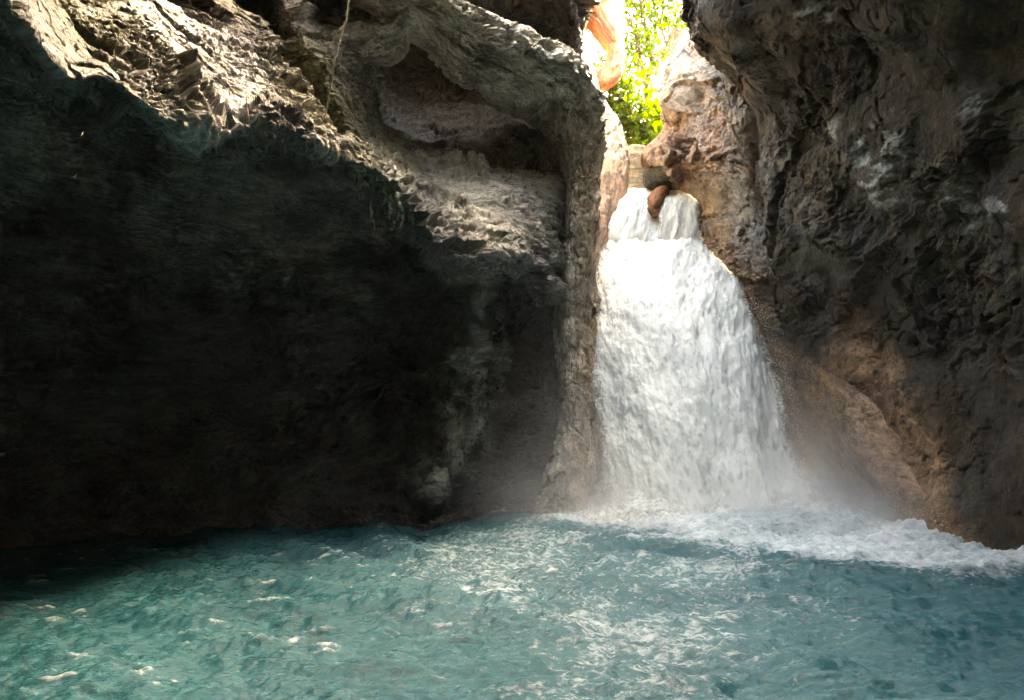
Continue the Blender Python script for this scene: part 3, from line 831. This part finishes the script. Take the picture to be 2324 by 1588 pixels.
# ------------------------------------------------------------------ waterfall
def fall_material():
    m, nt, bs, out = new_mat('white_water')
    fl = attr(nt, 'flow', 'Vector')
    ed = attr(nt, 'edge')
    mp = nt.nodes.new('ShaderNodeMapping'); mp.inputs['Scale'].default_value = (1.0, 0.42, 1.0)
    nt.links.new(fl, mp.inputs['Vector'])
    n1 = noise_node(nt, mp.outputs[0], 3.2, 8, 0.7, 0.7)
    n2 = noise_node(nt, mp.outputs[0], 14, 6, 0.75, 0.5)
    n3 = noise_node(nt, fl, 30, 4, 0.7)
    g = math_node(nt, 'ADD', math_node(nt, 'MULTIPLY', n1, 0.42), math_node(nt, 'MULTIPLY', n2, 0.58))
    c = mixcol(nt, ramp(nt, g, 0.37, 0.52), (0.46, 0.48, 0.46), (0.82, 0.81, 0.75))
    nt.links.new(c, bs.inputs['Base Color'])
    bs.inputs['Roughness'].default_value = 0.7
    bs.inputs['Specular IOR Level'].default_value = 0.2
    bs.inputs['Subsurface Weight'].default_value = 0.7
    bs.inputs['Subsurface Radius'].default_value = (1.0, 1.0, 1.0)
    bs.inputs['Subsurface Scale'].default_value = 0.07
    s = math_node(nt, 'ADD', ed, math_node(nt, 'MULTIPLY', math_node(nt, 'SUBTRACT', math_node(nt, 'ADD', n2, n3), 1.0), 0.9))
    nt.links.new(ramp(nt, s, 0.10, 0.55), bs.inputs['Alpha'])
    h = math_node(nt, 'ADD', n1, math_node(nt, 'ADD', math_node(nt, 'MULTIPLY', n2, 0.6), math_node(nt, 'MULTIPLY', n3, 0.3)))
    b = nt.nodes.new('ShaderNodeBump'); b.inputs['Strength'].default_value = 0.12; b.inputs['Distance'].default_value = 0.08
    nt.links.new(h, b.inputs['Height']); nt.links.new(b.outputs[0], bs.inputs['Normal'])
    return m
M_FALL = fall_material()
FALL_ROWS = [  # row: py, left px, right px, depth
    (428, 1392, 1586, 14.2), (438, 1382, 1592, 13.5), (470, 1372, 1596, 13.2), (530, 1358, 1602, 13.0), (560, 1352, 1626, 12.8), (595, 1342, 1664, 12.5),
    (640, 1330, 1692, 12.2), (700, 1322, 1712, 11.95), (800, 1324, 1758, 11.6), (900, 1332, 1792, 11.3), (1000, 1344, 1806, 11.05), (1080, 1354, 1848, 10.85), (1150, 1360, 1904, 10.7), (1250, 1360, 1925, 10.5)]

def make_fall():
    ctrl = []
    for py, l, r, Y in FALL_ROWS:
        row = []
        for k in range(6):
            u = k / 5
            bulge = 0.75 * (1 - (2 * u - 1) ** 2) * smooth(520, 760, py)
            row.append(P(l + (r - l) * u, py, Y - bulge))
        ctrl.append(row)
    G, U, V = patch(ctrl, 1.0, 220)
    nr, nc = G.shape[:2]
    n = grid_normals(G).reshape(-1, 3)
    p = G.reshape(-1, 3)
    if (n * (CAMP - p)).sum(1).mean() < 0: n = -n
    w = np.linalg.norm(G[:, -1] - G[:, 0], axis=1)
    uu = np.linspace(0, 1, nc)[None, :] * w[:, None]
    wm = np.minimum(uu, w[:, None] - uu)
    u, v = U.ravel(), V.ravel()
    z = np.zeros(len(u))
    xs = uu.ravel()
    fl = np.stack([xs, v, z], 1)
    st = lambda a, b, o: np.stack([xs * a + 0.25 * fbm(np.stack([xs, v * 1.2, z + o], 1), 2), v * b, z + o], 1)
    low = smooth(0.5, 2.5, v)
    r = 0.14 * fbm(st(1.5, 0.6, 1), 3) + 0.04 * low * fbm(st(4, 1.0, 5), 3) + 0.025 * fbm(st(14, 6, 8), 3, 0.6)
    r = r * smooth(0.0, 0.25, wm.ravel()) * (0.4 + 0.6 * low)
    return make_mesh('curtain', p + n * r[:, None], grid_faces(nr, nc), M_FALL, flow=fl, attrs={'edge': np.clip(wm.ravel() / 0.42, 0, 1.6) * 0.8})
def make_strand(rows, seed):
    ctrl = [[P(l + (r - l) * k / 3, py, Y - 0.06 * math.sin(math.pi * k / 3)) for k in range(4)] for py, l, r, Y in rows]
    G, U, V = patch(ctrl, 1.2, 120)
    nr, nc = G.shape[:2]
    p = G.reshape(-1, 3)
    w = np.linalg.norm(G[:, -1] - G[:, 0], axis=1)
    uu = np.linspace(0, 1, nc)[None, :] * w[:, None]
    wm = np.minimum(uu, w[:, None] - uu).ravel()
    xs, v, z = uu.ravel(), V.ravel(), np.zeros(len(wm))
    r = 0.05 * fbm(np.stack([xs * 5, v * 1.2, z + seed], 1), 3) + 0.02 * fbm(np.stack([xs * 14, v * 4, z + seed], 1), 3)
    fade = smooth(V.max(), V.max() - 0.35, v)
    p = p + np.array([0, -1.0, 0.2]) * (r * smooth(0, 0.1, wm))[:, None]
    return make_mesh('strand', p, grid_faces(nr, nc), M_FALL, flow=np.stack([xs + seed, v, z], 1), attrs={'edge': np.clip(wm / 0.16, 0, 1.3) * 0.7 * fade})
wf = empty('waterfall', P(1600, 1150, 10.6))
tag(wf, 'broad white waterfall pouring between rock walls into the turquoise pool', 'waterfall')
cur = make_fall()
st1 = make_strand([(434, 1398, 1468, 13.5), (450, 1388, 1466, 13.2), (480, 1376, 1472, 13.02), (520, 1366, 1484, 12.93), (555, 1358, 1494, 12.92), (590, 1352, 1500, 13.2)], 3)
st2 = make_strand([(432, 1510, 1588, 13.5), (450, 1500, 1590, 13.1), (480, 1490, 1592, 12.97), (515, 1490, 1594, 12.93), (550, 1484, 1598, 12.95), (590, 1478, 1606, 13.2)], 11)
def make_splash():
    rows = [(1345, 1850, 10.7, 0.62), (1322, 1890, 10.55, 0.42), (1296, 1945, 10.35, 0.24), (1268, 2010, 10.1, 0.08), (1245, 2070, 9.8, -0.12), (1240, 2090, 9.6, -0.45)]
    ctrl = []
    for l, r, Y, Z in rows:
        ctrl.append([PW(l + (r - l) * k / 5, Y - 0.40 * (1 - (2 * k / 5 - 1) ** 2) + 0.35 * (2 * k / 5 - 1) ** 4, Z) for k in range(6)])
    G, U, V = patch(ctrl, 1.0, 160)
    nr, nc = G.shape[:2]
    p = G.reshape(-1, 3)
    n = grid_normals(G).reshape(-1, 3)
    if (n * (CAMP - p)).sum(1).mean() < 0: n = -n
    w = np.linalg.norm(G[:, -1] - G[:, 0], axis=1)
    uu = np.linspace(0, 1, nc)[None, :] * w[:, None]
    wm = np.minimum(uu, w[:, None] - uu).ravel()
    v = V.ravel()
    q = np.stack([uu.ravel(), v, np.zeros(len(v)) + 31], 1)
    r = 0.15 * fbm(q * 2.2, 4, 0.6) + 0.06 * fbm(q * 7, 4, 0.65)
    top = np.clip(v / 0.55, 0, 1)
    e = np.clip(wm / 0.9, 0, 1) * top * (0.55 + 0.7 * fbm(q * 2.6 + 9, 4))
    return make_mesh('splash', p + n * (r * top)[:, None], grid_faces(nr, nc), M_FALL, flow=q * np.array([1.3, 2.2, 1]), attrs={'edge': np.clip(e, 0, 1.2)})
spl = make_splash()
for o in (cur, st1, st2, spl):
    o.parent = wf
    o.location = -wf.location

# ------------------------------------------------------------------ spray drops
def make_drops():
    ico = np.array([(0, 0, 1), (0.94, 0, -.33), (-.47, .82, -.33), (-.47, -.82, -.33)])
    f = np.array([(0, 1, 2), (0, 2, 3), (0, 3, 1), (1, 3, 2)])
    pts = []
    rows = np.array(FALL_ROWS, float)
    for i in range(1500):
        py = random.uniform(560, 1140)
        l = np.interp(py, rows[:, 0], rows[:, 1]); r = np.interp(py, rows[:, 0], rows[:, 2]); Y = np.interp(py, rows[:, 0], rows[:, 3])
        if random.random() < 0.65:
            q = P(r + random.gauss(0, 9) + abs(random.gauss(0, 8)), py, Y - random.random() * 0.2)
        else:
            q = P(l - abs(random.gauss(0, 5)), py, Y - random.random() * 0.2)
        pts.append((q, random.uniform(0.003, 0.008)))
    for i in range(800):
        px = random.uniform(1260, 2150)
        Y = random.uniform(9.6, 10.6) if px < 1900 else np.interp(px, [1900, 2150], [10.4, 8.6])
        q = PW(px, Y, 0.15 + abs(random.gauss(0, 0.22)))
        pts.append((q, random.uniform(0.003, 0.007)))
    v = np.concatenate([ico * s * np.array([1, 1, 1.8]) + q for q, s in pts])
    ff = np.concatenate([f + 4 * i for i in range(len(pts))])
    return v, ff
m, nt, bs, out = new_mat('spray_drop')
bs.inputs['Base Color'].default_value = (0.82, 0.84, 0.82, 1)
bs.inputs['Roughness'].default_value = 0.5
v, f = make_drops()
drops = make_mesh('spray', v, f, m)
tag(drops, 'flying white droplets around the edge and foot of the fall', 'spray', kind='stuff')

# ------------------------------------------------------------------ foliage beyond the gorge
def leaf_material(name, c):
    m, nt, bs, out = new_mat(name)
    tr = nt.nodes.new('ShaderNodeBsdfTranslucent')
    mx = nt.nodes.new('ShaderNodeMixShader'); mx.inputs[0].default_value = 0.65
    oi = nt.nodes.new('ShaderNodeTexCoord').outputs['Object']
    n = noise_node(nt, oi, 3.5, 3)
    cc = mixcol(nt, ramp(nt, n, 0.35, 0.65), c, (c[0] * 0.45, c[1] * 0.7, c[2] * 0.6))
    nt.links.new(cc, bs.inputs['Base Color']); nt.links.new(cc, tr.inputs['Color'])
    bs.inputs['Roughness'].default_value = 0.5
    nt.links.new(bs.outputs[0], mx.inputs[1]); nt.links.new(tr.outputs[0], mx.inputs[2])
    nt.links.new(mx.outputs[0], out.inputs[0])
    return m
M_LEAF = leaf_material('lime_leaf', (0.075, 0.115, 0.004))
m_bark, nt, bs, out = new_mat('bark')
tcb = nt.nodes.new('ShaderNodeTexCoord').outputs['Object']
nt.links.new(mixcol(nt, ramp(nt, noise_node(nt, tcb, 9, 5), 0.35, 0.65), (0.10, 0.075, 0.045), (0.20, 0.16, 0.10)), bs.inputs['Base Color'])
bs.inputs['Roughness'].default_value = 0.85
M_BARK = m_bark

def tube_arrays(pts, radii, k=7):
    pts = np.asarray(pts, float)
    T = np.gradient(pts, axis=0); T /= np.linalg.norm(T, axis=1)[:, None] + 1e-9
    ref = np.array([0.31, 0.9, 0.17])
    s = np.cross(T, ref); s /= np.linalg.norm(s, axis=1)[:, None] + 1e-9
    b = np.cross(T, s)
    ph = np.linspace(0, 2 * np.pi, k, endpoint=False)
    r = np.asarray(radii)[:, None, None]
    v = pts[:, None] + (s[:, None] * np.cos(ph)[None, :, None] + b[:, None] * np.sin(ph)[None, :, None]) * r
    return v.reshape(-1, 3), grid_faces(len(pts), k, True)

def join(arrs):
    vs_, fs, o = [], [], 0
    for v, f in arrs:
        vs_.append(v); fs.append(f + o); o += len(v)
    return np.concatenate(vs_), np.concatenate(fs)

def limb(ctrl, r0, r1, n=14, jitter=0.03):
    C = np.array(ctrl, float)
    S = cr_weights(len(C), [n] * (len(C) - 1)) @ C
    S = S + rng.normal(size=S.shape) * jitter
    return tube_arrays(S, np.linspace(r0, r1, len(S)))

def leaves(centres, n, spread, size):
    """small folded leaf blades scattered round twig points"""
    c = centres[rng.integers(0, len(centres), n)] + rng.normal(size=(n, 3)) * spread
    d = rng.normal(size=(n, 3)); d[:, 2] -= 0.3; d /= np.linalg.norm(d, axis=1)[:, None]
    u = rng.normal(size=(n, 3)); s = np.cross(d, u); s /= np.linalg.norm(s, axis=1)[:, None]
    nn = np.cross(d, s)
    L = size * rng.uniform(0.6, 1.3, (n, 1)); Wd = L * 0.32
    a = c; b = c + d * L * 0.5 + s * Wd + nn * L * 0.1; e = c + d * L; g = c + d * L * 0.5 - s * Wd + nn * L * 0.1
    v = np.stack([a, b, e, g], 1).reshape(-1, 3)
    return v, np.arange(4 * n).reshape(n, 4)

def tree(label, trunk, limbs, crown_centres, n, spread, size, base):
    t = empty('gorge_tree', base)
    tag(t, label, 'tree', 'trees growing in the gorge above the fall')
    o = np.array(base)
    tv, tf = trunk
    make_mesh('trunk', tv - o, tf, M_BARK, t)
    for lv, lf in limbs:
        make_mesh('branch', lv - o, lf, M_BARK, t)
    v, f = leaves(np.asarray(crown_centres), n, spread, size)
    make_mesh('crown', v - o, f, M_LEAF, t, smooth_shade=False)
    return t

Q = lambda px, py, Y: P(px, py, Y)
t1 = tree('slender forked tree with sparse lime leaves standing in the gorge',
     limb([Q(1482, 345, 19), Q(1478, 270, 19), Q(1474, 210, 19.1), Q(1484, 150, 19.2)], 0.17, 0.12),
     [limb([Q(1484, 150, 19.2), Q(1515, 105, 19.2), Q(1545, 40, 19.3), Q(1575, -40, 19.5)], 0.11, 0.055),
      limb([Q(1484, 150, 19.2), Q(1474, 90, 19.1), Q(1462, 50, 19), Q(1450, -40, 19)], 0.10, 0.05),
      limb([Q(1478, 215, 19.1), Q(1455, 150, 18.8), Q(1445, 90, 18.6), Q(1425, 30, 18.4)], 0.075, 0.03),
      limb([Q(1515, 105, 19.2), Q(1500, 60, 19.4), Q(1505, 10, 19.5), Q(1500, -50, 19.6)], 0.04, 0.018)],
     [Q(1440, 20, 19), Q(1430, 60, 18.6), Q(1440, 100, 18.7), Q(1455, 150, 18.8), Q(1470, 20, 19), Q(1540, 20, 19.3), Q(1550, 50, 19.3), Q(1530, 70, 19.2), Q(1500, 10, 19.5), Q(1448, -50, 19), Q(1520, -60, 19.4), Q(1580, -60, 19.5), Q(1460, -120, 19), Q(1540, -140, 19.4), Q(1436, 130, 18.8)],
     2300, 0.36, 0.18, tuple(Q(1482, 345, 19)))
t2 = tree('bushy young tree with dense lime leaves low in the gorge',
     limb([Q(1440, 345, 18), Q(1436, 290, 18), Q(1428, 240, 18), Q(1420, 190, 18)], 0.05, 0.02),
     [limb([Q(1436, 290, 18), Q(1455, 250, 17.9), Q(1470, 210, 17.9), Q(1478, 170, 17.9)], 0.03, 0.012),
      limb([Q(1428, 240, 18), Q(1410, 215, 18), Q(1395, 200, 18), Q(1380, 180, 18)], 0.025, 0.010)],
     [Q(1395, 200, 18), Q(1410, 230, 18), Q(1420, 265, 18), Q(1425, 300, 18), Q(1440, 325, 18), Q(1470, 310, 18), Q(1490, 290, 18), Q(1495, 260, 18), Q(1465, 240, 18), Q(1385, 190, 18), Q(1420, 195, 18), Q(1445, 290, 18), Q(1480, 320, 18), Q(1400, 250, 18), Q(1360, 215, 18), Q(1470, 275, 18)],
     2700, 0.36, 0.18, tuple(Q(1440, 345, 18)))

# ------------------------------------------------------------------ small plants and hanging line
fern = empty('fern', tuple(surface(1192, 125, 0.02)))
tag(fern, 'tiny bright green fern tuft on the streaked rock rib', 'fern')
for k in range(7):
    a = k * 2 * math.pi / 7
    pts = [np.array([math.cos(a) * 0.03 * s, -0.02 * s, 0.05 * s - 0.006 * s * s]) + np.array([math.cos(a) * 0.012 * s, 0, 0]) for s in range(5)]
    v, f = tube_arrays(pts, [0.012, 0.016, 0.014, 0.010, 0.003], 4)
    make_mesh('frond', v * np.array([1, 1, 1]), f, M_LEAF, fern)

m, nt, bs, out = new_mat('pale_fibre')
bs.inputs['Base Color'].default_value = (0.34, 0.31, 0.25, 1)
bs.inputs['Roughness'].default_value = 0.8
M_FIBRE = m
e = surface(737, 268, 0.03); Yl = e[1] - 0.25
v, f = limb([P(812, -300, Yl - 0.3), P(792, 0, Yl), P(776, 75, Yl), P(760, 140, Yl), P(748, 210, Yl + 0.1), e], 0.011, 0.009, 16, 0.004)
line = make_mesh('hanging_line', v, f, M_FIBRE)
tag(line, 'thin pale line hanging down the grey rock from above', 'hanging line')

m, nt, bs, out = new_mat('root_bark')
tcr = nt.nodes.new('ShaderNodeTexCoord').outputs['Object']
nt.links.new(mixcol(nt, ramp(nt, noise_node(nt, tcr, 25, 5), 0.4, 0.6), (0.10, 0.095, 0.07), (0.50, 0.48, 0.41)), bs.inputs['Base Color'])
bs.inputs['Roughness'].default_value = 0.4
M_ROOT = m
ROOTS = [(872, 395, 470, 0.03, 'dark mossy root second from the pool side of the lip cluster, short'), (884, 400, 500, 0.045, 'thickest dark mossy root hanging from the overhang lip'), (894, 405, 525, 0.04, 'longest dark mossy root hanging from the overhang lip'),
         (904, 420, 500, 0.05, 'stout mossy root hanging beside the longest root on the lip'), (912, 440, 515, 0.03, 'thin mossy root hanging nearest the fall on the lip'), (862, 390, 440, 0.03, 'shortest mossy root hanging from the overhang lip'), (846, 440, 545, 0.018, 'thinnest stray root hanging apart from the mossy cluster')]
yl = surface(895, 395)[1]
for i, (px, y0, y1, r, lab) in enumerate(ROOTS):
    top = surface(px, y0 - 25, -0.05)
    Y = yl - 0.22 + 0.05 * (i % 3)
    v, f = limb([top, P(px - 4, y0 + (y1 - y0) * .3, Y), P(px + 3, y0 + (y1 - y0) * .7, Y), P(px - 3, y1, Y + .02)], r, r * 0.25, 10, r * 0.22)
    o = make_mesh('hanging_root', v, f, M_ROOT)
    tag(o, lab, 'root', 'roots hanging from the overhang lip')

# ------------------------------------------------------------------ mist at the foot of the fall
def make_mist():
    x0, x1, y0, y1, z0, z1 = -1.8, 6.6, 8.0, 12.6, -0.3, 3.6
    v = [(x, y, z) for x in (x0, x1) for y in (y0, y1) for z in (z0, z1)]
    f = [(0, 1, 3, 2), (4, 6, 7, 5), (0, 4, 5, 1), (2, 3, 7, 6), (0, 2, 6, 4), (1, 5, 7, 3)]
    m = bpy.data.materials.new('mist_air'); m.use_nodes = True
    nt = m.node_tree; nt.nodes.clear()
    out = nt.nodes.new('ShaderNodeOutputMaterial')
    vol = nt.nodes.new('ShaderNodeVolumePrincipled')
    vol.inputs['Color'].default_value = (0.97, 0.97, 0.97, 1)
    vol.inputs['Anisotropy'].default_value = 0.2
    tc = nt.nodes.new('ShaderNodeTexCoord').outputs['Object']
    sep = nt.nodes.new('ShaderNodeSeparateXYZ'); nt.links.new(tc, sep.inputs[0])
    dx = ramp(nt, math_node(nt, 'ABSOLUTE', math_node(nt, 'SUBTRACT', sep.outputs[0], 2.6)), 1.2, 3.9, 1, 0)
    dz = math_node(nt, 'POWER', 2.718, math_node(nt, 'MULTIPLY', sep.outputs[2], -1.35))
    dz = math_node(nt, 'MULTIPLY', dz, ramp(nt, sep.outputs[2], 2.4, 3.5, 1, 0))
    dy = ramp(nt, sep.outputs[1], 8.2, 10.8, 0, 1)
    n = ramp(nt, noise_node(nt, tc, 1.1, 4, 0.6), 0.3, 0.7, 0.35, 1.6)
    d = math_node(nt, 'MULTIPLY', math_node(nt, 'MULTIPLY', dx, dz), math_node(nt, 'MULTIPLY', dy, n))
    foot = math_node(nt, 'POWER', 2.718, math_node(nt, 'MULTIPLY', sep.outputs[2], -3.2))
    foot = math_node(nt, 'MULTIPLY', foot, ramp(nt, math_node(nt, 'ABSOLUTE', math_node(nt, 'SUBTRACT', sep.outputs[0], 3.3)), 0.9, 2.6, 1, 0))
    foot = math_node(nt, 'MULTIPLY', math_node(nt, 'MULTIPLY', foot, ramp(nt, sep.outputs[1], 8.9, 10.4, 0, 1)), n)
    d = math_node(nt, 'ADD', math_node(nt, 'MULTIPLY', d, 0.5), math_node(nt, 'MULTIPLY', foot, 2.6))
    nt.links.new(d, vol.inputs['Density'])
    nt.links.new(vol.outputs[0], out.inputs['Volume'])
    o = make_mesh('mist', v, f, m, smooth_shade=False)
    tag(o, 'pale spray mist drifting at the foot of the fall', 'mist', kind='stuff')
make_mist()

# ------------------------------------------------------------------ thin haze added to lift the blacks of the undercut
def make_shade_lift_haze():
    x0, x1, y0, y1, z0, z1 = -14, 22, -12, 36, -3, 19
    v = [(x, y, z) for x in (x0, x1) for y in (y0, y1) for z in (z0, z1)]
    f = [(0, 1, 3, 2), (4, 6, 7, 5), (0, 4, 5, 1), (2, 3, 7, 6), (0, 2, 6, 4), (1, 5, 7, 3)]
    m = bpy.data.materials.new('shade_lift_haze'); m.use_nodes = True
    nt = m.node_tree; nt.nodes.clear()
    out = nt.nodes.new('ShaderNodeOutputMaterial')
    vol = nt.nodes.new('ShaderNodeVolumePrincipled')
    vol.inputs['Color'].default_value = (0.95, 0.95, 0.95, 1)
    vol.inputs['Density'].default_value = 0.00025
    nt.links.new(vol.outputs[0], out.inputs['Volume'])
    o = make_mesh('haze', v, f, m, smooth_shade=False)  # added volume, lifts the dark of the undercut
    tag(o, 'faint haze added to lighten the dark of the grotto', 'haze', kind='stuff')
make_shade_lift_haze()
